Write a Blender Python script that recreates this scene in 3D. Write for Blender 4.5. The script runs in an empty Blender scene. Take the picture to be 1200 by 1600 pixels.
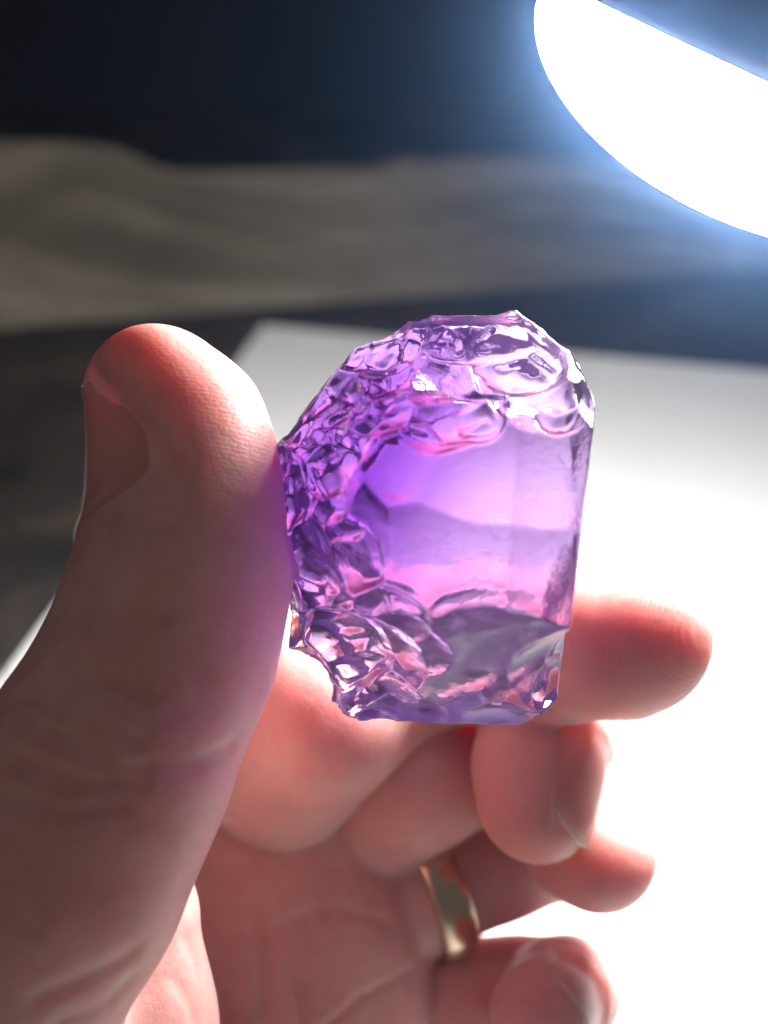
import bpy, bmesh, math, random
import numpy as np
from mathutils import Vector, Matrix

# ------------------------------------------------------------------ camera, world, light
random.seed(7)
F = 2000.0                     # focal length in pixels of the 1200x1600 photograph
PITCH = math.radians(33.0)
CAM = np.array([0.0, 0.0, 0.22])
RIGHT = np.array([1.0, 0.0, 0.0])
FWD = np.array([0.0, math.cos(PITCH), -math.sin(PITCH)])
UP = np.array([0.0, math.sin(PITCH), math.cos(PITCH)])
scene = bpy.context.scene
col = scene.collection

cam_d = bpy.data.cameras.new('camera')
cam = bpy.data.objects.new('camera', cam_d)
col.objects.link(cam)
cam.location = CAM
cam.rotation_euler = (math.pi / 2 - PITCH, 0, 0)
cam_d.sensor_fit = 'HORIZONTAL'
cam_d.sensor_width = 36.0
cam_d.lens = 36.0 * F / 1200.0
cam_d.clip_start = 0.005
cam_d.clip_end = 100
cam_d.dof.use_dof = True
cam_d.dof.focus_distance = 0.137
cam_d.dof.aperture_fstop = 19.0
scene.camera = cam

world = bpy.data.worlds.new('World')
scene.world = world
world.use_nodes = True
bg = world.node_tree.nodes['Background']
bg.inputs[0].default_value = (1.0, 0.89, 0.82, 1)
bg.inputs[1].default_value = 0.13

LAMP_L = 130.0                  # radiance of the lamp's diffuser

scene.view_settings.view_transform = 'Standard'
scene.view_settings.look = 'None'
scene.view_settings.exposure = 0.0
scene.view_settings.gamma = 1.0
scene.view_settings.use_curve_mapping = False
cy = scene.cycles
cy.use_denoising = True
try:
    cy.denoiser = 'OPENIMAGEDENOISE'
    cy.denoising_input_passes = 'RGB_ALBEDO_NORMAL'
except Exception:
    pass
cy.use_adaptive_sampling = True
cy.adaptive_threshold = 0.03
cy.max_bounces = 16
cy.transmission_bounces = 14
cy.glossy_bounces = 8
cy.diffuse_bounces = 4
cy.volume_bounces = 1
cy.caustics_reflective = True
cy.caustics_refractive = True
cy.blur_glossy = 0.3
cy.sample_clamp_indirect = 5.0
cy.volume_step_rate = 1.0

# ------------------------------------------------------------------ helpers
def P(px, py, d):
    """photo pixel + depth (mm) -> camera space mm"""
    return np.array([(px - 600.0) / F * d, (800.0 - py) / F * d, d])

def to_world(p):
    p = np.asarray(p, dtype=np.float64) * 0.001
    return CAM + p[..., 0:1] * RIGHT + p[..., 1:2] * UP + p[..., 2:3] * FWD

def dir_world(v):
    v = np.asarray(v, dtype=np.float64)
    return v[0] * RIGHT + v[1] * UP + v[2] * FWD

def on_table(px, py, z=0.0):
    r = (px - 600.0) / F * RIGHT + (800.0 - py) / F * UP + FWD
    t = (z - CAM[2]) / r[2]
    return CAM + r * t

def tag(o, label=None, cat=None, group=None, kind=None):
    if label: o['label'] = label
    if cat: o['category'] = cat
    if group: o['group'] = group
    if kind: o['kind'] = kind
    return o

def mesh_obj(name, verts, faces, mat, parent=None, smooth=True, origin=None):
    verts = np.asarray(verts, dtype=np.float64)
    if origin is None:
        origin = np.zeros(3)
    me = bpy.data.meshes.new(name)
    v = verts - np.asarray(origin)
    if isinstance(faces, np.ndarray):
        n, k = faces.shape
        me.vertices.add(len(v)); me.vertices.foreach_set('co', v.astype(np.float32).ravel())
        me.loops.add(n * k); me.loops.foreach_set('vertex_index', faces.astype(np.int32).ravel())
        me.polygons.add(n)
        me.polygons.foreach_set('loop_start', np.arange(0, n * k, k, dtype=np.int32))
        me.polygons.foreach_set('loop_total', np.full(n, k, dtype=np.int32))
    else:
        me.from_pydata([tuple(x) for x in v], [], faces)
    me.update(calc_edges=True); me.validate()
    if smooth:
        me.polygons.foreach_set('use_smooth', np.ones(len(me.polygons), dtype=bool))
    o = bpy.data.objects.new(name, me)
    col.objects.link(o)
    if mat: me.materials.append(mat)
    if parent is not None:
        o.parent = parent
        o.location = np.asarray(origin) - np.array(parent.location)
    else:
        o.location = origin
    return o

def lathe(profile, n=96):
    """profile [(r, z)] -> verts, faces around z"""
    vs, fs = [], []
    m = len(profile)
    for i in range(n):
        a = 2 * math.pi * i / n
        for r, z in profile:
            vs.append((r * math.cos(a), r * math.sin(a), z))
    for i in range(n):
        j = (i + 1) % n
        for k in range(m - 1):
            fs.append((i * m + k, j * m + k, j * m + k + 1, i * m + k + 1))
    return np.array(vs), fs

def frame_from(axis, hint=(0, 0, 1)):
    a = np.asarray(axis, float); a = a / np.linalg.norm(a)
    h = np.asarray(hint, float); h = h - a * h.dot(a)
    h /= np.linalg.norm(h)
    return np.cross(h, a), h, a

def surface_nets(d, lo, h):
    """naive surface nets on a numpy grid"""
    nx, ny, nz = d.shape
    ins = d < 0
    cnt = np.zeros((nx - 1, ny - 1, nz - 1), dtype=np.uint8)
    for a in (0, 1):
        for b in (0, 1):
            for c in (0, 1):
                cnt += ins[a:nx - 1 + a, b:ny - 1 + b, c:nz - 1 + c]
    act = np.argwhere((cnt > 0) & (cnt < 8))
    idx = np.full(cnt.shape, -1, dtype=np.int32)
    idx[act[:, 0], act[:, 1], act[:, 2]] = np.arange(len(act))
    cor = {}
    for a in (0, 1):
        for b in (0, 1):
            for c in (0, 1):
                cor[(a, b, c)] = d[act[:, 0] + a, act[:, 1] + b, act[:, 2] + c]
    acc = np.zeros((len(act), 3)); num = np.zeros(len(act))
    for ax in range(3):
        o1, o2 = [x for x in range(3) if x != ax]
        for u in (0, 1):
            for w in (0, 1):
                k0 = [0, 0, 0]; k0[o1] = u; k0[o2] = w
                k1 = list(k0); k1[ax] = 1
                v0, v1 = cor[tuple(k0)], cor[tuple(k1)]
                m = (v0 < 0) != (v1 < 0)
                t = np.where(m, v0 / np.where(m, v0 - v1, 1), 0)
                p = np.zeros((len(act), 3)); p[:, o1] = u; p[:, o2] = w; p[:, ax] = t
                acc += p * m[:, None]; num += m
    verts = (act + acc / num[:, None]) * h + np.asarray(lo)
    quads = []
    for ax in range(3):
        o1, o2 = [(1, 2), (2, 0), (0, 1)][ax]
        sl0 = [slice(None)] * 3; sl1 = [slice(None)] * 3
        sl0[ax] = slice(0, -1); sl1[ax] = slice(1, None)
        s0, s1 = ins[tuple(sl0)], ins[tuple(sl1)]
        e = np.argwhere(s0 != s1)
        e = e[(e[:, o1] > 0) & (e[:, o2] > 0) & (e[:, o1] < d.shape[o1] - 1) & (e[:, o2] < d.shape[o2] - 1)]
        flip = s1[e[:, 0], e[:, 1], e[:, 2]]
        def cell(i, j):
            q = e.copy(); q[:, o1] += i; q[:, o2] += j
            return idx[q[:, 0], q[:, 1], q[:, 2]]
        q = np.stack([cell(-1, -1), cell(0, -1), cell(0, 0), cell(-1, 0)], 1)
        q[flip] = q[flip][:, ::-1]
        quads.append(q)
    q = np.concatenate(quads)
    return verts, q[(q >= 0).all(1)]

def vnoise(p, seed=0):
    """cheap smooth value noise, p (...,3) -> [-1,1]"""
    rng = np.random.RandomState(seed)
    T = rng.uniform(-1, 1, 4096).astype(np.float32)
    i = np.floor(p).astype(np.int64); f = (p - i).astype(np.float32)
    f = f * f * (3 - 2 * f)
    out = 0
    for a in (0, 1):
        for b in (0, 1):
            for c in (0, 1):
                hsh = ((i[..., 0] + a) * 73856093 ^ (i[..., 1] + b) * 19349663 ^ (i[..., 2] + c) * 83492791) & 4095
                w = (f[..., 0] if a else 1 - f[..., 0]) * (f[..., 1] if b else 1 - f[..., 1]) * (f[..., 2] if c else 1 - f[..., 2])
                out = out + T[hsh] * w
    return out

# ------------------------------------------------------------------ materials
def new_mat(name):
    m = bpy.data.materials.new(name); m.use_nodes = True
    nt = m.node_tree
    b = nt.nodes['Principled BSDF']
    return m, nt, b

def N(nt, typ, **kw):
    n = nt.nodes.new(typ)
    for k, v in kw.items():
        if k.startswith('i_'):
            n.inputs[k[2:].replace('_', ' ')].default_value = v
        else:
            setattr(n, k, v)
    return n

def ramp(nt, fac, stops):
    r = nt.nodes.new('ShaderNodeValToRGB')
    el = r.color_ramp.elements
    while len(el) > 1: el.remove(el[0])
    el[0].position = stops[0][0]; el[0].color = (*stops[0][1], 1)
    for p, c in stops[1:]:
        e = el.new(p); e.color = (*c, 1)
    nt.links.new(fac, r.inputs[0])
    return r.outputs[0]

def mat_skin():
    m, nt, b = new_mat('skin')
    L = nt.links.new
    tc = N(nt, 'ShaderNodeTexCoord')
    n1 = N(nt, 'ShaderNodeTexNoise', i_Scale=110.0, i_Detail=7.0, i_Roughness=0.72)
    L(tc.outputs['Object'], n1.inputs['Vector'])
    c = ramp(nt, n1.outputs['Fac'], [(0.30, (0.64, 0.31, 0.285)), (0.5, (0.74, 0.40, 0.365)), (0.70, (0.79, 0.48, 0.44))])
    flush = N(nt, 'ShaderNodeAttribute', attribute_name='flush')
    mx = N(nt, 'ShaderNodeMix', data_type='RGBA')
    L(flush.outputs['Fac'], mx.inputs[0]); L(c, mx.inputs[6]); mx.inputs[7].default_value = (0.72, 0.32, 0.28, 1)
    bedn = N(nt, 'ShaderNodeAttribute', attribute_name='nail_bed')
    mx2 = N(nt, 'ShaderNodeMix', data_type='RGBA')
    L(bedn.outputs['Fac'], mx2.inputs[0]); L(mx.outputs[2], mx2.inputs[6]); mx2.inputs[7].default_value = (0.84, 0.50, 0.47, 1)
    L(mx2.outputs[2], b.inputs['Base Color'])
    b.inputs['Subsurface Weight'].default_value = 0.82
    b.inputs['Subsurface Radius'].default_value = (1.0, 0.13, 0.075)
    b.inputs['Subsurface Scale'].default_value = 0.0088
    b.inputs['IOR'].default_value = 1.42
    n2 = N(nt, 'ShaderNodeTexNoise', i_Scale=420.0, i_Detail=2.0)
    L(tc.outputs['Object'], n2.inputs['Vector'])
    mr = N(nt, 'ShaderNodeMapRange'); mr.inputs[3].default_value = 0.34; mr.inputs[4].default_value = 0.52
    L(n2.outputs['Fac'], mr.inputs[0]); L(mr.outputs[0], b.inputs['Roughness'])
    b.inputs['Specular IOR Level'].default_value = 0.38
    # skin relief: fine diamond lines, soft wrinkles, and friction ridges on the finger pads
    warp = N(nt, 'ShaderNodeTexNoise', i_Scale=260.0, i_Detail=2.0)
    L(tc.outputs['Object'], warp.inputs['Vector'])
    va = N(nt, 'ShaderNodeVectorMath', operation='MULTIPLY_ADD')
    L(warp.outputs['Color'], va.inputs[0]); va.inputs[1].default_value = (0.0009,) * 3; L(tc.outputs['Object'], va.inputs[2])
    vo = N(nt, 'ShaderNodeTexVoronoi', feature='DISTANCE_TO_EDGE', i_Scale=1050.0)
    L(va.outputs[0], vo.inputs['Vector'])
    vr = N(nt, 'ShaderNodeMapRange'); vr.inputs[2].default_value = 0.16
    L(vo.outputs['Distance'], vr.inputs[0])
    ph = N(nt, 'ShaderNodeAttribute', attribute_name='ridge_phase')
    pm = N(nt, 'ShaderNodeAttribute', attribute_name='ridge_mask')
    pw = N(nt, 'ShaderNodeMath', operation='MULTIPLY_ADD'); L(warp.outputs['Fac'], pw.inputs[0]); pw.inputs[1].default_value = 2.2; L(ph.outputs['Fac'], pw.inputs[2])
    sn = N(nt, 'ShaderNodeMath', operation='SINE'); L(pw.outputs[0], sn.inputs[0])
    sm = N(nt, 'ShaderNodeMath', operation='MULTIPLY'); L(sn.outputs[0], sm.inputs[0]); L(pm.outputs['Fac'], sm.inputs[1])
    inv = N(nt, 'ShaderNodeMath', operation='SUBTRACT'); inv.inputs[0].default_value = 1.0; L(pm.outputs['Fac'], inv.inputs[1])
    vm = N(nt, 'ShaderNodeMath', operation='MULTIPLY'); L(vr.outputs[0], vm.inputs[0]); L(inv.outputs[0], vm.inputs[1])
    b1 = N(nt, 'ShaderNodeBump', i_Strength=0.16, i_Distance=0.00010); L(vm.outputs[0], b1.inputs['Height'])
    b2 = N(nt, 'ShaderNodeBump', i_Strength=0.22, i_Distance=0.00006); L(sm.outputs[0], b2.inputs['Height']); L(b1.outputs[0], b2.inputs['Normal'])
    wr = N(nt, 'ShaderNodeTexNoise', i_Scale=230.0, i_Detail=5.0, i_Roughness=0.62); L(tc.outputs['Object'], wr.inputs['Vector'])
    b3 = N(nt, 'ShaderNodeBump', i_Strength=0.36, i_Distance=0.0004); L(wr.outputs['Fac'], b3.inputs['Height']); L(b2.outputs[0], b3.inputs['Normal'])
    L(b3.outputs[0], b.inputs['Normal'])
    return m

def mat_nail():
    m, nt, b = new_mat('nail')
    L = nt.links.new
    nt.nodes.remove(b)
    vv = N(nt, 'ShaderNodeAttribute', attribute_name='nail_v')
    c = ramp(nt, vv.outputs['Fac'], [(0.0, (0.80, 0.46, 0.40)), (0.20, (0.80, 0.46, 0.40)), (0.90, (0.82, 0.50, 0.43)), (0.95, (0.90, 0.82, 0.70)), (1.0, (0.92, 0.85, 0.72))])
    op = ramp(nt, vv.outputs['Fac'], [(0.0, (0.05,) * 3), (0.14, (0.14,) * 3), (0.95, (0.16,) * 3), (0.98, (0.45,) * 3)])
    u = N(nt, 'ShaderNodeAttribute', attribute_name='nail_u')
    cmb = N(nt, 'ShaderNodeCombineXYZ'); L(u.outputs['Fac'], cmb.inputs[0])
    no = N(nt, 'ShaderNodeTexNoise', i_Scale=16.0, i_Detail=3.0); L(cmb.outputs[0], no.inputs['Vector'])
    bp = N(nt, 'ShaderNodeBump', i_Strength=0.25, i_Distance=0.0002); L(no.outputs['Fac'], bp.inputs['Height'])
    df = N(nt, 'ShaderNodeBsdfDiffuse'); L(c, df.inputs['Color'])
    tl = N(nt, 'ShaderNodeBsdfTranslucent'); L(c, tl.inputs['Color'])
    tr = N(nt, 'ShaderNodeBsdfTransparent'); tr.inputs[0].default_value = (0.99, 0.97, 0.96, 1)
    gl = N(nt, 'ShaderNodeBsdfGlossy', i_Roughness=0.26); L(bp.outputs[0], gl.inputs['Normal'])
    m1 = N(nt, 'ShaderNodeMixShader'); m1.inputs[0].default_value = 0.45; L(df.outputs[0], m1.inputs[1]); L(tl.outputs[0], m1.inputs[2])
    m2 = N(nt, 'ShaderNodeMixShader'); L(op, m2.inputs[0]); L(tr.outputs[0], m2.inputs[1]); L(m1.outputs[0], m2.inputs[2])
    fr = N(nt, 'ShaderNodeFresnel', i_IOR=1.42)
    fm = N(nt, 'ShaderNodeMath', operation='MULTIPLY'); L(fr.outputs[0], fm.inputs[0]); fm.inputs[1].default_value = 0.75
    m3 = N(nt, 'ShaderNodeMixShader'); L(fm.outputs[0], m3.inputs[0]); L(m2.outputs[0], m3.inputs[1]); L(gl.outputs[0], m3.inputs[2])
    L(m3.outputs[0], nt.nodes['Material Output'].inputs['Surface'])
    return m

def mat_crystal():
    m, nt, b = new_mat('amethyst')
    L = nt.links.new
    nt.nodes.remove(b)
    out = nt.nodes['Material Output']
    g = N(nt, 'ShaderNodeBsdfGlass', i_Roughness=0.0, i_IOR=1.544)
    g.inputs['Color'].default_value = (0.99, 0.985, 1.0, 1)
    tc = N(nt, 'ShaderNodeTexCoord')
    no = N(nt, 'ShaderNodeTexNoise', i_Scale=1300.0, i_Detail=3.0, i_Roughness=0.65)
    L(tc.outputs['Object'], no.inputs['Vector'])
    rn = N(nt, 'ShaderNodeAttribute', attribute_name='frost')
    st = N(nt, 'ShaderNodeMath', operation='MULTIPLY_ADD'); L(rn.outputs['Fac'], st.inputs[0]); st.inputs[1].default_value = 2.4; st.inputs[2].default_value = 0.05
    bp = N(nt, 'ShaderNodeBump', i_Strength=0.12, i_Distance=0.00025)
    L(st.outputs[0], bp.inputs['Strength'])
    L(no.outputs['Fac'], bp.inputs['Height']); L(bp.outputs[0], g.inputs['Normal'])
    L(rn.outputs['Fac'], g.inputs['Roughness'])
    L(g.outputs[0], out.inputs['Surface'])
    va = N(nt, 'ShaderNodeVolumeAbsorption')
    va.inputs['Color'].default_value = (0.60, 0.27, 0.79, 1)
    sp = N(nt, 'ShaderNodeVectorMath', operation='DOT_PRODUCT'); L(tc.outputs['Object'], sp.inputs[0]); sp.inputs[1].default_value = (0.78, 0.0, -0.55)
    zone = N(nt, 'ShaderNodeMapRange', interpolation_type='SMOOTHSTEP')          # natural colour zoning: deep violet to nearly clear
    zone.inputs[1].default_value = -0.015; zone.inputs[2].default_value = 0.004
    zone.inputs[3].default_value = 250.0; zone.inputs[4].default_value = 64.0
    L(sp.outputs['Value'], zone.inputs[0]); L(zone.outputs[0], va.inputs['Density'])
    vs = N(nt, 'ShaderNodeVolumeScatter'); vs.inputs['Color'].default_value = (0.86, 0.70, 0.95, 1)
    vs.inputs['Density'].default_value = 8.0; vs.inputs['Anisotropy'].default_value = 0.35
    ad = N(nt, 'ShaderNodeAddShader'); L(va.outputs[0], ad.inputs[0]); L(vs.outputs[0], ad.inputs[1])
    L(ad.outputs[0], out.inputs['Volume'])
    return m

def mat_simple(name, base, rough=0.5, metal=0.0, noise=None, bump=None):
    m, nt, b = new_mat(name)
    L = nt.links.new
    b.inputs['Roughness'].default_value = rough
    b.inputs['Metallic'].default_value = metal
    b.inputs['Base Color'].default_value = (*base, 1)
    tc = N(nt, 'ShaderNodeTexCoord')
    if noise:
        sc, stops = noise
        n = N(nt, 'ShaderNodeTexNoise', i_Scale=sc, i_Detail=5.0, i_Roughness=0.6); L(tc.outputs['Object'], n.inputs['Vector'])
        L(ramp(nt, n.outputs['Fac'], stops), b.inputs['Base Color'])
    if bump:
        sc, st, di = bump
        n = N(nt, 'ShaderNodeTexNoise', i_Scale=sc, i_Detail=4.0); L(tc.outputs['Object'], n.inputs['Vector'])
        bp = N(nt, 'ShaderNodeBump', i_Strength=st, i_Distance=di); L(n.outputs['Fac'], bp.inputs['Height']); L(bp.outputs[0], b.inputs['Normal'])
    return m

M_SKIN = mat_skin()
def mat_veil():
    m, nt, b = new_mat('fracture_veil')
    L = nt.links.new
    nt.nodes.remove(b)
    tc = N(nt, 'ShaderNodeTexCoord')
    no = N(nt, 'ShaderNodeTexNoise', i_Scale=330.0, i_Detail=6.0, i_Roughness=0.7, i_Distortion=1.2); L(tc.outputs['Object'], no.inputs['Vector'])
    al = ramp(nt, no.outputs['Fac'], [(0.47, (0.0,) * 3), (0.62, (0.22,) * 3), (0.72, (0.5,) * 3)])
    tr = N(nt, 'ShaderNodeBsdfTransparent')
    gl = N(nt, 'ShaderNodeBsdfGlossy', i_Roughness=0.15); gl.inputs[0].default_value = (0.9, 0.85, 0.95, 1)
    tl = N(nt, 'ShaderNodeBsdfTranslucent'); tl.inputs[0].default_value = (0.9, 0.82, 0.95, 1)
    mx = N(nt, 'ShaderNodeMixShader'); mx.inputs[0].default_value = 0.5; L(gl.outputs[0], mx.inputs[1]); L(tl.outputs[0], mx.inputs[2])
    m2 = N(nt, 'ShaderNodeMixShader'); L(al, m2.inputs[0]); L(tr.outputs[0], m2.inputs[1]); L(mx.outputs[0], m2.inputs[2])
    L(m2.outputs[0], nt.nodes['Material Output'].inputs['Surface'])
    return m
M_VEIL = mat_veil()
M_NAIL = mat_nail()
M_CRYSTAL = mat_crystal()
M_TABLE = mat_simple('dark_table_top', (0.03, 0.025, 0.02), 0.55, noise=(26.0, [(0.35, (0.012, 0.010, 0.008)), (0.55, (0.035, 0.026, 0.018)), (0.7, (0.085, 0.058, 0.034))]), bump=(300, 0.2, 0.001))
M_PAPER = mat_simple('white_paper', (0.80, 0.80, 0.78), 0.75, noise=(40.0, [(0.3, (0.78, 0.78, 0.755)), (0.7, (0.82, 0.82, 0.80))]), bump=(900, 0.12, 0.0004))
M_WALL = mat_simple('dark_wall', (0.012, 0.013, 0.017), 0.9, noise=(3.0, [(0.3, (0.006, 0.006, 0.008)), (0.7, (0.009, 0.009, 0.012))]))
M_CLOTH = mat_simple('brown_grey_paper', (0.3, 0.27, 0.22), 0.7, noise=(9.0, [(0.3, (0.10, 0.083, 0.058)), (0.7, (0.17, 0.142, 0.10))]), bump=(60, 0.4, 0.003))
M_SHADE = mat_simple('lamp_shade_metal', (0.02, 0.025, 0.035), 0.45, 0.0)
M_RING = mat_simple('gold_metal', (0.62, 0.50, 0.36), 0.26, 1.0, bump=(2500, 0.08, 0.0001))
M_HAIR = mat_simple('dark_hair', (0.03, 0.02, 0.015), 0.45)

def mat_glow():
    m, nt, b = new_mat('lamp_diffuser')
    b.inputs['Base Color'].default_value = (0.85, 0.86, 0.88, 1)
    b.inputs['Emission Color'].default_value = (1.0, 0.975, 0.945, 1)
    b.inputs['Emission Strength'].default_value = LAMP_L
    return m
M_GLOW = mat_glow()

# ------------------------------------------------------------------ the setting
TY1 = 0.80
tb = mesh_obj('table', [(-1.2, -0.25, 0), (1.2, -0.25, 0), (1.2, TY1, 0), (-1.2, TY1, 0),
                        (-1.2, -0.25, -0.035), (1.2, -0.25, -0.035), (1.2, TY1, -0.035), (-1.2, TY1, -0.035)],
              [(0, 1, 2, 3), (7, 6, 5, 4), (0, 4, 5, 1), (1, 5, 6, 2), (2, 6, 7, 3), (3, 7, 4, 0)], M_TABLE, smooth=False)
tag(tb, 'dark brown mottled table top under the white paper', None, None, 'structure')
WY = 0.86
wl = mesh_obj('wall', [(-1.6, WY, -0.9), (1.6, WY, -0.9), (1.6, WY, 1.0), (-1.6, WY, 1.0),
                       (-1.6, WY + .08, -0.9), (1.6, WY + .08, -0.9), (1.6, WY + .08, 1.0), (-1.6, WY + .08, 1.0)],
              [(0, 1, 2, 3), (7, 6, 5, 4), (0, 4, 5, 1), (1, 5, 6, 2), (2, 6, 7, 3), (3, 7, 4, 0)], M_WALL, smooth=False)
tag(wl, 'dark wall behind the table', None, None, 'structure')

# sheet of paper: corner and two edges read off the table plane
def paper():
    c = on_table(412, 518)[:2]
    e1 = on_table(1200, 588)[:2] - c; e1 /= np.linalg.norm(e1)
    e2 = on_table(0, 1075)[:2] - c; e2 /= np.linalg.norm(e2)
    W, H, n = 0.60, 0.80, 60
    vs, fs = [], []
    for k in range(2):
        for i in range(n + 1):
            for j in range(n + 1):
                u, v = i / n, j / n
                p = c + e1 * W * u + e2 * H * v
                z = 0.0016 + 0.0007 * math.sin(7 * u + 3 * v) * math.sin(5 * v + 1) + 0.0012 * max(0, 0.12 - u) / 0.12 * max(0, 0.2 - v) / 0.2
                vs.append((p[0], p[1], z - 0.0003 * k))
    m = n + 1
    for k in range(2):
        o = k * m * m
        for i in range(n):
            for j in range(n):
                q = (o + i * m + j, o + i * m + j + 1, o + (i + 1) * m + j + 1, o + (i + 1) * m + j)
                fs.append(q if k == 0 else q[::-1])
    return vs, fs
v, f = paper()
pp = mesh_obj('paper_sheet', v, f, M_PAPER)
bpy.context.view_layer.update()
tag(pp, 'blank white sheet of paper lying flat on the dark table', 'paper')

# crumpled sheet heaped along the back of the table
def crumpled():
    nu, nv = 260, 90
    vs, fs = [], []
    gu, gv = np.meshgrid(np.linspace(0, 1, nu), np.linspace(0, 1, nv), indexing='ij')
    base_l = on_table(-260, 540)[:2]; base_r = on_table(1500, 395)[:2]
    x = base_l[0] + (base_r[0] - base_l[0]) * gu
    y0 = base_l[1] + (base_r[1] - base_l[1]) * gu
    p3 = np.stack([gu * 9, gv * 3, gu * 0], -1)
    def ridged(s, seed, sx=1.0):
        q = np.stack([gu * s * sx + 3 * gv, gv * s * 0.5 - gu * s * 0.25, gu * 0 + seed * 3.1], -1)
        return 1 - 2 * np.abs(vnoise(q, seed))
    fold = 0.75 * ridged(4, 1) + 0.25 * ridged(8, 2) + 0.08 * ridged(24, 3)
    top = 0.050 - 0.028 * gu + 0.004 * vnoise(np.stack([gu * 7, gu * 0, gu * 0 + .5], -1), 4) + 0.004 * np.exp(-((gu - 0.47) / 0.02) ** 2) + 0.009 / (1 + np.exp((gu - 0.235) * 120))
    prof = np.where(gv < 0.72, (gv / 0.72) ** 0.8, 1 - 0.75 * ((gv - 0.72) / 0.28) ** 1.5)
    edge = np.clip(gv / 0.12, 0, 1)
    z = top * prof + 0.0045 * fold * edge * np.clip((1 - gv) * 6, 0.15, 1)
    y = y0 + 0.09 * gv - 0.011 * fold * edge + 0.03 * np.clip(gv - .72, 0, 1)
    z = np.maximum(z, 0.001 + 0.002 * gv)
    vv = np.stack([x, y, z], -1).reshape(-1, 3)
    i = np.arange(nu - 1)[:, None] * nv + np.arange(nv - 1)[None, :]
    q = np.stack([i, i + nv, i + nv + 1, i + 1], -1).reshape(-1, 4)
    return vv, q
v, f = crumpled()
cl = mesh_obj('crumpled_sheet', v, f, M_CLOTH)
sol = cl.modifiers.new('thickness', 'SOLIDIFY'); sol.thickness = 0.0006
tag(cl, 'crumpled grey brown sheet heaped behind the paper against dark wall', 'crumpled sheet')

# ------------------------------------------------------------------ desk lamp
def desk_lamp():
    d = 184.0
    c = to_world(P(1193, 136, d))
    ax = dir_world((-0.42, -0.907, 0.44)); ax /= np.linalg.norm(ax)
    a = 376 / F * d * 0.001; bdep = 200 / F * d * 0.001
    X, Y, Z = frame_from(ax, (0, 1, 0))
    Rm = np.stack([X, Y, Z], 1)
    root = bpy.data.objects.new('desk_lamp', None); col.objects.link(root); root.location = c
    tag(root, 'dark shaded desk lamp with glowing white dome above the paper', 'desk lamp')
    prof = [(max(1e-5, a * math.sin(t)), bdep * math.cos(t)) for t in np.linspace(0, math.pi / 2, 40)]
    prof += [(a, -0.002), (0.0001, -0.002)]
    v, f = lathe(prof, 128)
    mesh_obj('diffuser', v @ Rm.T + c, f, M_GLOW, root, origin=c)
    sp = [(a + .0005, -0.0035), (a + .004, -0.001), (a + .0045, -0.004), (a * .95, -0.03), (a * .7, -0.06), (a * .35, -0.08), (0.016, -0.088), (0.016, -0.11), (0.0001, -0.112)]
    inn = [(0.0001, -0.0045), (a + .0005, -0.0035)]
    v, f = lathe(inn + sp[1:], 128)
    mesh_obj('shade', v @ Rm.T + c, f, M_SHADE, root, origin=c)
    # arm from the top of the shade up, back and down to a base on the table
    pts = [c - Z * 0.105, c - Z * 0.15, c + np.array([0.16, 0.12, 0.22]), c + np.array([0.30, 0.20, 0.10]), np.array([c[0] + 0.32, c[1] + 0.22, 0.012])]
    vs, fs = [], []
    n = 16
    for k, p in enumerate(pts):
        t = (pts[min(k + 1, len(pts) - 1)] - pts[max(k - 1, 0)])
        A, B, _ = frame_from(t, (0.3, 1, 0.2))
        for i in range(n):
            an = 2 * math.pi * i / n
            vs.append(p + 0.007 * (A * math.cos(an) + B * math.sin(an)))
    for k in range(len(pts) - 1):
        for i in range(n):
            j = (i + 1) % n
            fs.append((k * n + i, k * n + j, (k + 1) * n + j, (k + 1) * n + i))
    mesh_obj('arm', np.array(vs), fs, M_SHADE, root, origin=c)
    v, f = lathe([(0.0001, 0.0), (0.085, 0.0), (0.088, 0.004), (0.084, 0.012), (0.02, 0.016), (0.0001, 0.017)], 64)
    mesh_obj('base', v + np.array([pts[-1][0], pts[-1][1], 0.001]), f, M_SHADE, root, origin=c)
desk_lamp()

# ------------------------------------------------------------------ the hand: one distance field, one surface
H = 0.5
LO = np.array([-80.0, -135.0, 96.0]); HI = np.array([52.0, 26.0, 226.0])
dims = np.ceil((HI - LO) / H).astype(int) + 1
D = np.full(dims, 50.0, dtype=np.float32)
gx = (LO[0] + H * np.arange(dims[0])).astype(np.float32)
gy = (LO[1] + H * np.arange(dims[1])).astype(np.float32)
gz = (LO[2] + H * np.arange(dims[2])).astype(np.float32)

def sub(lo, hi):
    a = np.clip(np.floor((lo - LO) / H).astype(int), 0, dims - 1)
    b = np.clip(np.ceil((hi - LO) / H).astype(int) + 1, 1, dims)
    sl = tuple(slice(a[i], b[i]) for i in range(3))
    X = gx[sl[0]][:, None, None]; Y = gy[sl[1]][None, :, None]; Z = gz[sl[2]][None, None, :]
    return sl, X, Y, Z

def smin(a, b, k):
    h = np.clip(0.5 + 0.5 * (b - a) / k, 0, 1)
    return b + (a - b) * h - k * h * (1 - h)

def cone_field(X, Y, Z, pa, ra, pb, rb, flat=None):
    """distance to a cone with round ends; flat=(normal, factor) squeezes the section along normal"""
    ab = pb - pa; L2 = ab.dot(ab)
    qx, qy, qz = X - pa[0], Y - pa[1], Z - pa[2]
    t = np.clip((qx * ab[0] + qy * ab[1] + qz * ab[2]) / L2, 0, 1)
    ex, ey, ez = qx - t * ab[0], qy - t * ab[1], qz - t * ab[2]
    r = ra + (rb - ra) * t
    q = ex * ex + ey * ey + ez * ez
    if flat is not None:
        n, k = flat
        en = ex * n[0] + ey * n[1] + ez * n[2]
        q = q + en * en * (k * k - 1)
    return np.sqrt(q) - r

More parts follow.
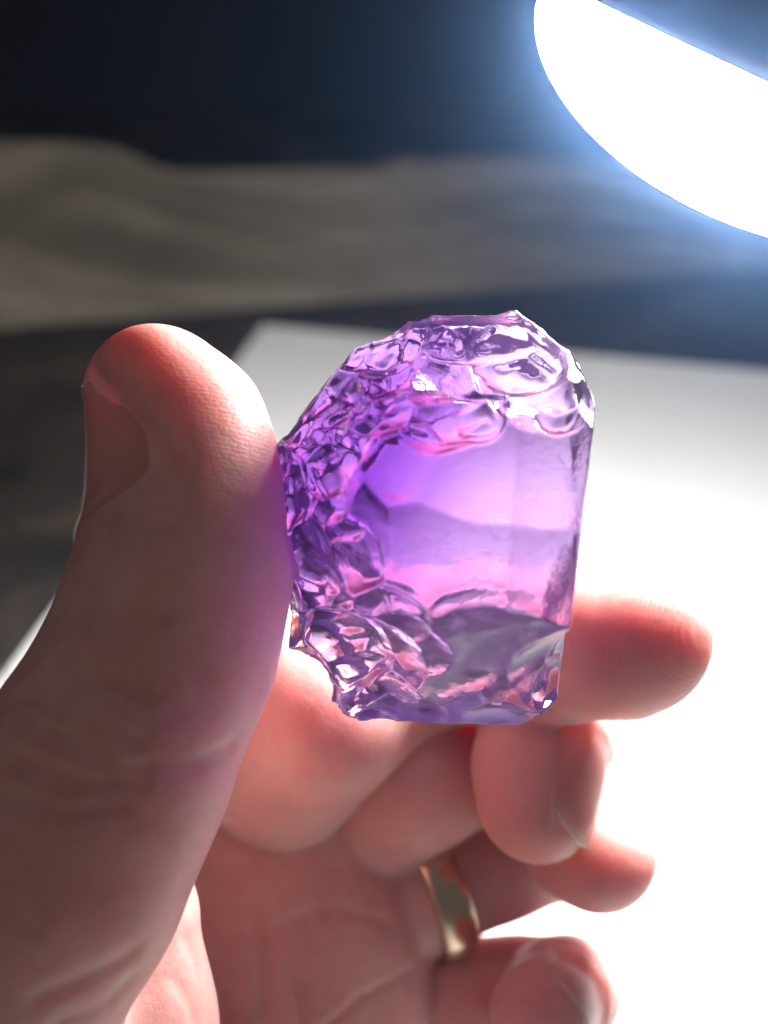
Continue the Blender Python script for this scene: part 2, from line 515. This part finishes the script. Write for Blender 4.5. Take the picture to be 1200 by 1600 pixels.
def chain(pts, k_in=2.0, k_out=3.0, flat=None, target=None):
    """pts: [(px,py,depth,radius_mm)]; blended chain unioned into D"""
    P3 = [P(*p[:3]) for p in pts]; R = [p[3] for p in pts]
    lo = np.min([p - r for p, r in zip(P3, R)], 0) - 7; hi = np.max([p + r for p, r in zip(P3, R)], 0) + 7
    sl, X, Y, Z = sub(lo, hi)
    f = None
    for i in range(len(pts) - 1):
        g = cone_field(X, Y, Z, P3[i], R[i], P3[i + 1], R[i + 1], flat)
        f = g if f is None else smin(f, g, k_in)
    D[sl] = smin(D[sl], f.astype(np.float32), k_out)
    return P3

def sample(p):
    q = (p - LO) / H
    i = np.clip(np.floor(q).astype(int), 0, dims - 2); f = q - i
    o = 0
    for a in (0, 1):
        for b in (0, 1):
            for c in (0, 1):
                w = (f[..., 0] if a else 1 - f[..., 0]) * (f[..., 1] if b else 1 - f[..., 1]) * (f[..., 2] if c else 1 - f[..., 2])
                o = o + D[i[..., 0] + a, i[..., 1] + b, i[..., 2] + c] * w
    return o

def groove(pts, width, depth):
    P3 = []
    for i in range(len(pts) - 1):
        for t in np.linspace(0, 1, 7)[: (7 if i == len(pts) - 2 else 6)]:
            px = pts[i][0] + (pts[i + 1][0] - pts[i][0]) * t; py = pts[i][1] + (pts[i + 1][1] - pts[i][1]) * t
            ds = np.arange(98.0, 224.0, 0.4)
            q = np.stack([P(px, py, x) for x in ds])
            ok = ((q > LO + 1) & (q < HI - 1)).all(1)
            val = np.where(ok, sample(np.clip(q, LO, HI - 1)), 9)
            k = np.argmax(val < 0)
            if val[k] < 0: P3.append(q[k])
    lo = np.min(P3, 0) - 4 * width; hi = np.max(P3, 0) + 4 * width
    sl, X, Y, Z = sub(lo, hi)
    f = None
    n = len(P3) - 1
    for i in range(n):
        g = cone_field(X, Y, Z, P3[i], 0.0, P3[i + 1], 0.0)
        f = g if f is None else np.minimum(f, g)
    D[sl] += (depth * np.exp(-(f / width) ** 2)).astype(np.float32)

# palm and wrist
chain([(430, 1275, 181, 12.0), (330, 1700, 175, 14.5), (230, 2050, 168, 17)], 4, 5)
chain([(492, 1352, 184, 12.0), (400, 1760, 180, 14.0), (270, 2080, 174, 17)], 4, 7)
chain([(545, 1452, 184, 12.0), (470, 1800, 184, 14.0), (330, 2100, 178, 16)], 4, 7)
chain([(560, 1580, 187, 11.5), (530, 1850, 187, 13.0), (380, 2120, 182, 16)], 4, 7)
chain([(250, 2060, 170, 19), (100, 2300, 150, 20)], 4, 8)
# thenar pad
chain([(175, 1440, 146, 10.0), (165, 1610, 146, 12.0), (150, 1850, 148, 15.0), (200, 2100, 160, 16)], 4, 4)
# thumb metacarpal and thumb
chain([(170, 2050, 150, 16), (-60, 1640, 128, 13.5), (75, 1365, 126, 12.6), (165, 1195, 128, 11.6), (252, 1020, 132, 11.0)], 5, 3.5)
chain([(252, 1020, 132, 11.0), (290, 880, 134, 10.3), (292, 760, 135, 8.9), (275, 668, 135.5, 8.1), (236, 608, 136, 6.7)], 5, 4)
# index
chain([(440, 1190, 172, 11.5), (505, 1120, 163, 10.3), (640, 1030, 173, 9.6), (760, 1015, 168, 9.0), (870, 1012, 160.0, 9.0), (978, 1000, 153.5, 8.8), (1000, 995, 152.5, 8.2)], 3, 0.6)
# middle
chain([(560, 1290, 186, 10.5), (650, 1215, 175, 9.5), (800, 1170, 186, 9.0), (868, 1155, 190, 8.9)], 3, 0.6)
chain([(868, 1155, 190, 8.9), (855, 1115, 172, 8.4), (843, 1195, 164, 8.2), (842, 1252, 161, 7.7)], 2.5, 1.0)
# ring
chain([(600, 1415, 186, 9.8), (668, 1380, 185.5, 9.3), (770, 1340, 190, 8.9), (885, 1315, 196, 8.4)], 3, 1.0)
chain([(885, 1315, 196, 8.4), (893, 1275, 183, 8.2), (915, 1315, 174, 8.0), (937, 1336, 169, 7.5)], 2.5, 0.8)
# little
chain([(600, 1570, 190, 9.5), (720, 1565, 187, 8.2), (800, 1555, 188, 7.8), (885, 1548, 188, 7.9)], 3, 1.0)
chain([(885, 1548, 188, 7.9), (872, 1556, 180, 7.5), (850, 1585, 172, 6.9), (846, 1600, 169, 6.3)], 2.0, 0.6)

# nails: frame at each fingertip -------------------------------------------------
def nail_frame(base, tip, dorsal):
    a = P(*tip) - P(*base); a /= np.linalg.norm(a)
    n = np.asarray(dorsal, float); n = n - a * n.dot(a); n /= np.linalg.norm(n)
    s = np.cross(a, n)
    return P(*base), a, n, s

NAILS = [  # base px, tip px, dorsal dir (camera mm axes), length start..end along axis, half angle, radius guess
    dict(fr=nail_frame((304, 790, 137), (190, 634, 138.6), (-0.62, -0.40, -0.68)), v0=0.5, v1=17.4, th=1.0, rad=13.0, cut=0.35, lift=0.50, droop=0.25),
    dict(fr=nail_frame((848, 1170, 165.5), (842, 1264, 160.2), (0.84, 0.1, -0.54)), v0=-3.0, v1=13.8, th=0.95, label=None),
    dict(fr=nail_frame((900, 1295, 178), (945, 1342, 168), (0.62, 0.72, 0.15)), v0=-2.0, v1=13.5, th=0.95, label=None),
    dict(fr=nail_frame((868, 1560, 178), (846, 1606, 168), (0.66, 0.50, -0.55)), v0=-1.0, v1=11.5, th=0.95, label=None),
]
for nd in NAILS:
    c, a, n, s = nd['fr']
    lo = c - 22; hi = c + 22
    sl, X, Y, Z = sub(lo, hi)
    qx, qy, qz = X - c[0], Y - c[1], Z - c[2]
    vv = qx * a[0] + qy * a[1] + qz * a[2]
    dn = qx * n[0] + qy * n[1] + qz * n[2]
    ds = qx * s[0] + qy * s[1] + qz * s[2]
    th = np.abs(np.arctan2(ds, dn))
    m = np.clip((nd['th'] + 0.02 - th) / 0.10, 0, 1) * np.clip((vv - nd['v0'] - 0.9 - 1.2 * (th / nd['th']) ** 2) / 1.6, 0, 1)
    m = m * np.clip((nd['v1'] - 0.5 - vv), 0, 1) * np.clip(12.0 - np.sqrt(dn ** 2 + ds ** 2 + 0 * vv), 0, 1) * np.clip((D[sl] + 3.0), 0, 1)
    near = np.clip(nd.get('rad', 9.6) - np.sqrt(dn ** 2 + ds ** 2 + 0 * vv), 0, 1)
    m = m * near
    ridge = np.exp(-((th - nd['th'] - 0.13) / 0.10) ** 2) * np.clip((vv - nd['v0']) / 2, 0, 1) * np.clip((nd['v1'] - 4 - vv) / 4, 0, 1)
    ridge = ridge * near
    D[sl] += (nd.get('cut', 0.55) * m - 0.30 * ridge).astype(np.float32)

# wrinkles and creases
groove([(60, 1068, 0), (130, 1098, 0), (200, 1112, 0)], 0.5, 1.0)
groove([(70, 1150, 0), (140, 1190, 0), (230, 1205, 0)], 0.5, 1.1)
groove([(10, 1250, 0), (100, 1275, 0), (190, 1262, 0)], 0.6, 0.8)
groove([(146, 572, 117), (215, 642, 118), (292, 728, 117.5)], 0.55, 0.9)
groove([(420, 1452, 0), (510, 1418, 0), (600, 1440, 0)], 0.6, 0.45)
groove([(470, 1640, 0), (560, 1560, 0), (640, 1515, 0)], 0.6, 0.35)
groove([(345, 1560, 0), (352, 1640, 0), (350, 1720, 0)], 0.8, 1.2)
groove([(450, 1500, 0), (470, 1580, 0), (470, 1680, 0)], 0.6, 0.7)
groove([(285, 1462, 0), (300, 1490, 0), (308, 1520, 0)], 0.7, 0.25)
groove([(270, 1530, 0), (290, 1560, 0), (305, 1600, 0)], 0.7, 0.25)
groove([(40, 1085, 117), (110, 1120, 118), (215, 1160, 117.5)], 0.75, 2.1)
groove([(30, 1130, 116), (90, 1160, 116), (160, 1175, 116)], 0.75, 2.1)
groove([(90, 1045, 121), (150, 1075, 121), (230, 1090, 121)], 0.7, 1.6)
groove([(230, 1195, 117), (300, 1195, 119), (360, 1168, 124)], 0.8, 0.55)
groove([(20, 1200, 114), (110, 1228, 115), (215, 1225, 117)], 0.75, 1.9)
groove([(402, 1420, 163), (412, 1520, 162), (405, 1720, 160)], 0.9, 1.1)
groove([(60, 1560, 116), (130, 1530, 118), (205, 1490, 122)], 1.0, 0.45)
groove([(90, 1600, 118), (170, 1570, 121), (200, 1535, 124)], 1.0, 0.45)

hv, hq = surface_nets(D, LO, H)
hq = hq[:, ::-1].copy()      # camera space is left-handed: turn the faces outward
# small smoothing passes on the vertex positions remove the voxel steps
def smooth_mesh(v, q, it):
    e = np.concatenate([q[:, [0, 1]], q[:, [1, 2]], q[:, [2, 3]], q[:, [3, 0]]])
    e = np.concatenate([e, e[:, ::-1]])
    deg = np.bincount(e[:, 0], minlength=len(v)).astype(float)[:, None]
    for lam in it:
        s = np.stack([np.bincount(e[:, 0], weights=v[e[:, 1], k], minlength=len(v)) for k in range(3)], 1)
        v = v + lam * (s / deg - v)
    return v
hv = smooth_mesh(hv, hq, [0.5, -0.52, 0.5, -0.52, 0.5])

# friction ridges: phase and mask per vertex on the finger pads
phase = np.zeros(len(hv)); rmask = np.zeros(len(hv)); flush = np.zeros(len(hv))
PADS = [  # base, tip, pad direction
    (P(870, 1012, 160), P(1010, 995, 152), (-0.1, -0.1, -1.0), 13),
    (P(850, 1150, 167), P(842, 1275, 158), (-0.8, -0.1, -0.6), 13),
    (P(893, 1275, 183), P(950, 1350, 167), (-0.5, -0.8, -0.5), 13),
    (P(286, 880, 134), P(235, 590, 136), (0.9, 0.0, -0.2), 17),
    (P(505, 1120, 163), P(640, 1030, 173), (0.1, -0.6, -0.8), 10),
]
for pa, pb, pad, reach in PADS:
    a = pb - pa; L = np.linalg.norm(a); a = a / L
    n = np.asarray(pad, float); n -= a * n.dot(a); n /= np.linalg.norm(n)
    s = np.cross(a, n)
    q = hv - pa
    t = q @ a; dn = q @ n; ds = q @ s
    ang = np.abs(np.arctan2(ds, dn))
    rad = np.sqrt(dn ** 2 + ds ** 2)
    m = np.clip((1.75 - ang) / 0.5, 0, 1) * np.clip((t + 4) / 5, 0, 1) * np.clip((L + 13 - t) / 3, 0, 1) * np.clip((reach + 1 - rad) / 1.0, 0, 1)
    ph = (t - 0.03 * ds ** 2) * 2 * math.pi / 0.52
    m = m * (0.3 if reach == 17 else 0.9)
    use = m > rmask
    phase[use] = ph[use]; rmask = np.maximum(rmask, m)
    fl = np.clip(1 - np.abs(t - L) / 14, 0, 1) * np.clip((reach + 2 - rad) / 3, 0, 1)
    flush = np.maximum(flush, fl * 0.65)
bed = np.zeros(len(hv))
for nd in NAILS:
    c, a, n, s = nd['fr']
    q = hv - c
    t = q @ a; dn = q @ n; ds = q @ s
    ang = np.abs(np.arctan2(ds, dn)); rad = np.hypot(dn, ds)
    bed = np.maximum(bed, np.clip((nd['th'] - ang) / 0.1, 0, 1) * np.clip((t - nd['v0']) / 1.5, 0, 1) * np.clip((nd['v1'] - t) / 1.0, 0, 1) * np.clip(nd.get('rad', 9.6) - rad, 0, 1))
origin_h = to_world(P(200, 1900, 165))
hand = mesh_obj('hand', to_world(hv), hq, M_SKIN, origin=origin_h)
for nm, arr in (('ridge_phase', phase), ('ridge_mask', rmask), ('flush', flush), ('nail_bed', bed)):
    at = hand.data.attributes.new(nm, 'FLOAT', 'POINT'); at.data.foreach_set('value', arr.astype(np.float32))
tag(hand, 'bare hand holding the purple stone between thumb and index finger', 'hand')

# nail plates, fitted to the finger field by marching outward from the bone axis
for nd in NAILS:
    c, a, n, s = nd['fr']
    nu, nv = 41, 45
    U, V = np.meshgrid(np.linspace(-1, 1, nu), np.linspace(0, 1, nv), indexing='ij')
    th = U * nd['th']
    Ln = nd['v1'] - nd['v0']
    vv = nd['v0'] + 1.2 * U ** 2 * (1 - V) + Ln * V * (1 - 0.20 * U ** 2 * V)
    rdir = np.cos(th)[..., None] * n + np.sin(th)[..., None] * s
    # radius profile: take the field's radius over the bed and carry it straight on past the fingertip
    r = np.full(U.shape, 3.0)
    ax_p = c + vv[..., None] * a
    for _ in range(60):
        dd = sample(ax_p + r[..., None] * rdir)
        r = np.minimum(r + np.where(dd < 0, np.clip(-dd * 0.6, 0.02, 0.6), 0), nd.get('rad', 9.6) - 0.6)
    # keep the plate from plunging over the fingertip: blend to the radius at 65 % length
    k = int(nv * 0.62)
    r0 = r[:, k:k + 1]; sl_ = (r[:, k:k + 1] - r[:, k - 8:k - 7]) / 8.0
    j = np.arange(nv)[None, :] - k
    ext = r0 + sl_ * j - 0.0012 * j ** 2
    r = np.where(j > 0, ext, r)
    lift = nd.get('lift', 0.42) * np.clip(1 - np.abs(U) ** 6, 0, 1) * np.clip(V * 10, 0, 1) - 0.1 - nd.get('droop', 0.0) * V ** 3
    top = ax_p + (r + lift)[..., None] * rdir
    bot = ax_p + (r + lift - 0.45)[..., None] * rdir
    pts = np.concatenate([top.reshape(-1, 3), bot.reshape(-1, 3)])
    fs = []
    m = nu * nv
    for i in range(nu - 1):
        for jx in range(nv - 1):
            o = i * nv + jx
            fs.append((o, o + nv, o + nv + 1, o + 1))
    for i in range(nu - 1):
        o = i * nv; fs.append((o, m + o, m + o + nv, o + nv))
        o = i * nv + nv - 1; fs.append((o + nv, m + o + nv, m + o, o))
    for jx in range(nv - 1):
        o = jx; fs.append((o + 1, m + o + 1, m + o, o))
        o = (nu - 1) * nv + jx; fs.append((o, m + o, m + o + 1, o + 1))
    w = to_world(pts)
    nail = mesh_obj('fingernail', w, fs, M_NAIL, hand, origin=w.mean(0))
    bmn = bmesh.new(); bmn.from_mesh(nail.data); bmesh.ops.recalc_face_normals(bmn, faces=bmn.faces)
    bmn.faces.ensure_lookup_table(); bmn.normal_update()
    mid_f = min(bmn.faces, key=lambda f_: (f_.calc_center_median() + nail.location + hand.location - Vector(to_world(top[nu // 2, nv // 2]))).length)
    if mid_f.normal.dot(Vector(dir_world(n))) < 0: bmesh.ops.reverse_faces(bmn, faces=bmn.faces)
    bmn.to_mesh(nail.data); bmn.free()
    for nm, arr in (('nail_u', U), ('nail_v', V)):
        at = nail.data.attributes.new(nm, 'FLOAT', 'POINT')
        at.data.foreach_set('value', np.concatenate([arr.ravel(), arr.ravel()]).astype(np.float32))

# a few fine hairs at the base of the thumb
hvs, hfs = [], []
rng = random.Random(3)
for k in range(7):
    b = P(-6 + 7 * k * .8, 1122 - 8 * k, 127)
    dr = np.array([-0.35 + rng.uniform(-.5, .6), 1.0, rng.uniform(-.3, .3)]); dr /= np.linalg.norm(dr)
    Lh = rng.uniform(2.0, 3.6)
    o = len(hvs)
    for i in range(6):
        t = i / 5
        p = b + dr * Lh * t + np.array([1.2 * t * t * rng.choice([-1, 1]) * .4, 0, 0])
        rr = 0.035 * (1 - 0.8 * t)
        for j in range(4):
            hvs.append(p + rr * np.array([math.cos(j * 1.571), 0, math.sin(j * 1.571)]))
    for i in range(5):
        for j in range(4):
            j2 = (j + 1) % 4
            hfs.append((o + i * 4 + j, o + i * 4 + j2, o + i * 4 + 4 + j2, o + i * 4 + 4 + j))
ho = mesh_obj('hair', to_world(np.array(hvs)), hfs, M_HAIR, hand, origin=to_world(P(0, 1110, 127)))

# ------------------------------------------------------------------ ring on the ring finger
def finger_ring():
    pa, pb = P(640, 1398, 186), P(770, 1340, 190)
    ax = pb - pa; ax /= np.linalg.norm(ax)
    c = P(668, 1382, 185.5)
    ri = 9.85
    prof = []
    for t in np.linspace(0, 2 * math.pi, 25):
        z = 2.7 * math.cos(t); r = ri + 0.75 + (0.95 if math.sin(t) > 0 else 0.55) * math.sin(t)
        prof.append((r, z))
    v, f = lathe(prof, 128)
    X, Y, Z = frame_from(ax, (0, 1, 0))
    Rm = np.stack([X, Y, Z], 1)
    w = to_world(v @ Rm.T + c)
    o = mesh_obj('finger_ring', w, f, M_RING, origin=to_world(c))
    tag(o, 'plain gold coloured band worn on the ring finger', 'ring')
finger_ring()

# ------------------------------------------------------------------ the stone
def crystal():
    h = 0.23
    lo = np.array([-16.0, -27.0, 114.0]); hi = np.array([27.0, 25.0, 156.0])
    n = np.ceil((hi - lo) / h).astype(int)
    X = (lo[0] + h * np.arange(n[0]))[:, None, None]; Y = (lo[1] + h * np.arange(n[1]))[None, :, None]; Z = (lo[2] + h * np.arange(n[2]))[None, None, :]
    X, Y, Z = X.astype(np.float32), Y.astype(np.float32), Z.astype(np.float32)
    d = np.full(n, -99.0, dtype=np.float32)
    def waves(sc, seed, X, Y, Z):
        r = np.random.RandomState(seed); o = 0
        for k in range(5):
            w = r.normal(0, 1, 3); w = (w / np.linalg.norm(w) * sc * 5.5 * (0.7 + 0.45 * k)).astype(np.float32); p0 = r.uniform(0, 6.28, 3)
            o = o + np.float32(1 / (1 + 0.8 * k)) * np.sin(w[0] * X + p0[0]) * np.sin(w[1] * Y + p0[1] + 0.5 * w[0] * X) * np.sin(w[2] * Z + p0[2])
        return o
    def plane(p, nn, amp=0.0, sc=0.2, seed=0):
        nonlocal d
        nn = np.asarray(nn, float); nn /= np.linalg.norm(nn)
        f = (X - p[0]) * nn[0] + (Y - p[1]) * nn[1] + (Z - p[2]) * nn[2]
        if amp:
            f = f + np.float32(amp * 1.0) * waves(sc, seed, X, Y, Z)
        d = np.maximum(d, f)
    # front window, right-hand facet, right side
    plane((5, -1, 121.5), (-0.02, 0.10, -1), 0.10, 0.10, 11)
    plane((12.6, 0, 121.6), (0.40, 0.06, -0.91), 0.10, 0.12, 12)
    plane((21.5, 6.75, 135), (0.985, -0.118, -0.12), 0.12, 0.15, 13)
    # bottom
    plane((5, -10.8, 121.4), (0.10, -0.60, -0.80), 0.3, 0.16, 14)
    plane((6, -22.4, 135), (-0.02, -1, 0.12), 0.5, 0.2, 15)
    plane((18.9, -19.6, 135), (0.55, -0.83, -0.05), 0.3, 0.3, 16)
    # left
    plane((-3.0, 0, 121.6), (-0.62, 0.10, -0.78), 0.6, 0.16, 17)
    plane((-11.2, 2.7, 134), (-0.997, -0.06, -0.06), 0.5, 0.2, 18)
    plane((-7.2, -16.4, 134), (-0.76, -0.62, -0.22), 0.5, 0.25, 19)
    plane((-7.2, 11.6, 135), (-0.79, 0.61, -0.15), 0.5, 0.2, 20)
    # top
    plane((4, 10.0, 121.8), (0.02, 0.68, -0.73), 0.5, 0.16, 21)
    plane((0.2, 19.2, 135), (-0.5, 0.86, 0.0), 0.4, 0.25, 22)
    plane((7, 20.7, 136), (0.0, 1.0, 0.05), 0.3, 0.2, 23)
    plane((19.4, 16.9, 135), (0.62, 0.78, -0.10), 0.4, 0.25, 24)
    plane((21.3, 13.4, 135), (0.88, 0.42, -0.2), 0.25, 0.25, 30)
    # back
    plane((5, 0, 149.5), (0.12, 0.03, 1), 0.5, 0.06, 25)
    plane((-5, 3, 148), (-0.66, 0.18, 0.73), 0.6, 0.15, 26)
    plane((5, -15, 148), (0.06, -0.66, 0.75), 0.6, 0.15, 27)
    plane((8, 14, 148), (0.1, 0.70, 0.71), 0.6, 0.15, 28)
    plane((19, -2, 146), (0.75, -0.05, 0.66), 0.3, 0.15, 29)
    # conchoidal flakes: spherical scoops with faint ripples
    rng = np.random.RandomState(5)
    def scoop(p, nn, R, depth, rip=0.045, zmin=None):
        nonlocal d
        nn = np.asarray(nn, float); nn /= np.linalg.norm(nn)
        c = np.asarray(p, float) + nn * (R - depth)
        off = rng.uniform(-1, 1, 3) * R * 0.6
        R2 = R * 2.1
        i0 = np.clip(((c - R2 - 1 - lo) / h).astype(int), 0, n); i1 = np.clip(((c + R2 + 1 - lo) / h).astype(int) + 2, 0, n)
        if (i1 <= i0).any(): return
        sl = tuple(slice(i0[k], i1[k]) for k in range(3))
        x, y, z = X[sl[0]] - np.float32(c[0]), Y[:, sl[1]] - np.float32(c[1]), Z[:, :, sl[2]] - np.float32(c[2])
        off = off.astype(np.float32)
        st = np.cross(nn, rng.normal(0, 1, 3)); st = (st / np.linalg.norm(st)).astype(np.float32)
        al = x * st[0] + y * st[1] + z * st[2]
        rr = np.sqrt(x * x + y * y + z * z - np.float32(rng.uniform(0.35, 0.8)) * al * al)
        q = np.sqrt((x - off[0]) ** 2 + (y - off[1]) ** 2 + (z - off[2]) ** 2)
        val = np.float32(R) - rr + np.float32(rip) * np.sin(q * np.float32(2 * math.pi / (1.3 + 0.05 * R)))
        if zmin is not None:
            val = val - np.float32(0.5) * np.maximum(0, np.float32(zmin) - Z[:, :, sl[2]])
        d[sl] = np.maximum(d[sl], np.minimum(val, d[sl] + np.float32(depth * 2.2 + 0.55 if zmin is None else 9.0)))    # a flake never bites deeper than its depth
    # left facet and its edges
    for p, nn, R, dep in [
        ((-7.5, 5, 127), (-0.75, 0.2, -0.62), 9, 1.6), ((-8.0, -2, 127), (-0.8, -0.1, -0.6), 7, 1.5),
        ((-6.0, -8, 126), (-0.7, -0.2, -0.7), 8, 1.7), ((-9.5, -9, 131), (-0.9, -0.2, -0.3), 6, 1.4),
        ((-5.5, 9.5, 127), (-0.6, 0.5, -0.62), 7, 1.5), ((-10.5, 3, 131), (-1, 0.1, -0.3), 6, 1.0),
        ((-6.5, -14.5, 129), (-0.7, -0.6, -0.5), 5, 1.4), ((-3.5, -18, 130), (-0.4, -0.8, -0.5), 6, 1.5),
        ((0, -14, 126), (-0.1, -0.75, -0.65), 9, 1.2), ((9, -16.5, 127), (0.1, -0.72, -0.7), 14, 1.3),
        ((15, -15.0, 127), (0.35, -0.6, -0.7), 7, 1.0), ((3, -20.5, 132), (-0.05, -0.9, -0.4), 5, 1.2),
        ((10, -20.8, 132), (0.1, -0.9, -0.4), 6, 1.1),
        ((-2, 14, 127), (-0.35, 0.6, -0.7), 8, 1.6), ((4, 13.5, 126), (0, 0.65, -0.75), 7, 1.5),
        ((10.5, 14, 126.5), (0.0, 0.75, -0.6), 8, 1.0),
        ((2, 18.5, 131), (-0.2, 0.9, -0.4), 5, 1.1), ((-4.5, 14.5, 131), (-0.6, 0.7, -0.35), 5, 1.0),
        ((-9.5, 8, 131), (-0.8, 0.5, -0.3), 5, 1.0),
    ]:
        nn = np.asarray(nn) + rng.uniform(-0.16, 0.16, 3)
        scoop(p, nn, R * rng.uniform(0.9, 1.1), dep * rng.uniform(0.5, 0.9))
    # stepped flake scars over the broken left side, top and lower left
    for k in range(90):
        an = rng.uniform(0.22, 1.45) * math.pi if k < 70 else rng.uniform(1.3, 1.75) * math.pi
        ph = rng.uniform(-0.95, -0.15)
        nn = np.array([math.cos(an), math.sin(an), ph]); nn /= np.linalg.norm(nn)
        for t in np.arange(6, 32, 0.25):
            q = np.array([5.3, -1, 134.0]) + nn * t
            i = np.round((q - lo) / h).astype(int)
            if (i < 0).any() or (i >= n).any() or d[i[0], i[1], i[2]] > 0: break
        if q[2] < 122.4: continue
        if k >= 70 and nn[1] < 0 and abs(q[0] - 8) < 6: continue
        scoop(q, nn + rng.uniform(-.55, .55, 3), rng.uniform(2.5, 6.0), rng.uniform(0.10, 0.38), rng.choice([0.02, 0.05, 0.08]))
    # back flakes
    for k in range(9):
        u = rng.uniform(-8, 19); vv = rng.uniform(-18, 17)
        mid = math.exp(-((u - 8) ** 2 + (vv + 1) ** 2) / 70.0)
        nn = np.array([(rng.uniform(-0.4, 0.4)) * (1 - mid) + (u - 5) / 40, (rng.uniform(-0.4, 0.4)) * (1 - mid) + vv / 50, 1.0])
        scoop((u, vv, 149 - 0.012 * ((u - 5) ** 2 + vv ** 2)), nn, rng.uniform(10, 20) + 40 * mid, rng.uniform(0.5, 1.4), 0.04 * (1 - mid), 138.0)
    # small chips along the rims
    for k in range(22):
        an = rng.uniform(0, 2 * math.pi)
        u = 5.3 + 17.5 * math.cos(an); vv = -1 + 22 * math.sin(an)
        nn = np.array([math.cos(an), math.sin(an), rng.uniform(-0.75, 1.9)]); nn /= np.linalg.norm(nn)
        pos = np.array([5.3, -1, 134.0]); 
        # walk out to the surface
        for t in np.arange(8, 32, 0.3):
            q = pos + nn * t
            i = np.round((q - lo) / h).astype(int)
            if (i < 0).any() or (i >= n).any() or d[i[0], i[1], i[2]] > 0: break
        if math.cos(an) > 0.45: continue
        scoop(q, nn + rng.uniform(-.3, .3, 3), rng.uniform(4, 9), rng.uniform(0.2, 0.5), 0.02)
    # fine hackle on the broken faces, none on the clear front and right faces
    X5, Y5, Z5 = X, Y, Z
    side = np.clip((6.0 - X5) / 8.0, 0, 1) * 0.7 + np.clip((Y5 - 11.0) / 4.0, 0, 1) * 0.8
    keep = np.clip((Z5 - 122.6) / 1.5, 0, 1)
    d += (0.055 * side * keep).astype(np.float32) * waves(0.55, 77, X, Y, Z)
    v, q = surface_nets(d, lo, h)
    q = q[:, ::-1].copy()
    v = smooth_mesh(v, q, [0.35, -0.36])
    w = to_world(v)
    o = mesh_obj('crystal', w, q, M_CRYSTAL, origin=to_world((5.3, -1, 135)))
    # fracture faces are a little frosted, the front window is clear
    nrm = np.zeros(len(v) * 3, dtype=np.float32)
    o.data.vertices.foreach_get('normal', nrm); nrm = nrm.reshape(-1, 3)
    nz = nrm @ FWD
    fr = np.clip((nz + 0.955) / 0.05, 0, 1) * 0.22 * np.clip(0.45 + 0.5 * vnoise(v * 0.35, 3) + 0.6 * vnoise(v * 1.1, 4), 0, 1)
    at = o.data.attributes.new('frost', 'FLOAT', 'POINT'); at.data.foreach_set('value', fr.astype(np.float32))
    # healed fractures inside: thin curved veils, cloudy in patches
    for px, py, dep, nrm_, sz, bend, seed in [
        (700, 870, 131, (0.35, 0.75, -0.55), (7.5, 4.0), 0.05, 1), (560, 660, 131, (-0.55, 0.35, -0.75), (5.0, 4.0), 0.07, 2),
        (540, 860, 131, (-0.65, -0.25, -0.7), (5.0, 5.5), 0.06, 3), (740, 600, 130, (0.1, 0.6, -0.8), (7.0, 3.2), 0.05, 4),
        (850, 800, 131, (0.75, 0.15, -0.6), (2.6, 6.5), 0.05, 5), (640, 1020, 130, (-0.2, -0.6, -0.75), (6.0, 3.0), 0.06, 6)]:
        A, B, Cn = frame_from(nrm_, (0, 1, 0.2))
        c0 = P(px, py, dep); m_ = 26
        vv_, ff_ = [], []
        for i in range(m_):
            for j in range(m_):
                a_ = -1 + 2 * i / (m_ - 1); b_ = -1 + 2 * j / (m_ - 1)
                rr = 1 + 0.25 * math.sin(3 * math.atan2(b_, a_) + seed)
                # square to disc
                u_ = a_ * math.sqrt(1 - b_ * b_ / 2) * rr; w_ = b_ * math.sqrt(1 - a_ * a_ / 2) * rr
                hgt = bend * ((u_ * sz[0]) ** 2 + (w_ * sz[1]) ** 2) * 0.5 + 0.25 * math.sin(2.3 * u_ * 3 + seed) * math.cos(2.1 * w_ * 3)
                vv_.append(c0 + A * u_ * sz[0] + B * w_ * sz[1] + Cn * hgt)
        for i in range(m_ - 1):
            for j in range(m_ - 1):
                k_ = i * m_ + j; ff_.append((k_, k_ + 1, k_ + m_ + 1, k_ + m_))
        # stay inside the stone
        vv_ = np.array(vv_)
        for _ in range(40):
            i = np.clip(np.round((vv_ - lo) / h).astype(int), 0, n - 1)
            out_ = d[i[:, 0], i[:, 1], i[:, 2]] > -0.5
            if not out_.any(): break
            vv_[out_] += (c0 - vv_[out_]) * 0.05
        mesh_obj('fracture_veil', to_world(vv_), ff_, M_VEIL, o, origin=to_world(c0))
    tag(o, 'rough purple transparent amethyst chunk held up in the fingers', 'gemstone')
crystal()

# ------------------------------------------------------------------ blue scattering volume, added to imitate the lens glare around the lamp
def lens_glow_volume():
    x0, x1, y0, y1, z0, z1 = -1.75, 1.75, -0.45, 1.55, -1.05, 1.1
    vs = [(x0, y0, z0), (x1, y0, z0), (x1, y1, z0), (x0, y1, z0), (x0, y0, z1), (x1, y0, z1), (x1, y1, z1), (x0, y1, z1)]
    fs = [(3, 2, 1, 0), (4, 5, 6, 7), (0, 1, 5, 4), (1, 2, 6, 5), (2, 3, 7, 6), (3, 0, 4, 7)]
    m = bpy.data.materials.new('lens_glow_volume'); m.use_nodes = True
    nt = m.node_tree
    nt.nodes.remove(nt.nodes['Principled BSDF'])
    pv = N(nt, 'ShaderNodeVolumePrincipled')
    pv.inputs['Color'].default_value = (0.26, 0.50, 1.0, 1)
    pv.inputs['Density'].default_value = 0.13
    pv.inputs['Anisotropy'].default_value = 0.945
    nt.links.new(pv.outputs[0], nt.nodes['Material Output'].inputs['Volume'])
    o = mesh_obj('lens_glow_volume', vs, fs, m, smooth=False)
    tag(o, 'thin bluish volume added to imitate lens glare around the lamp', None, None, 'stuff')
lens_glow_volume()
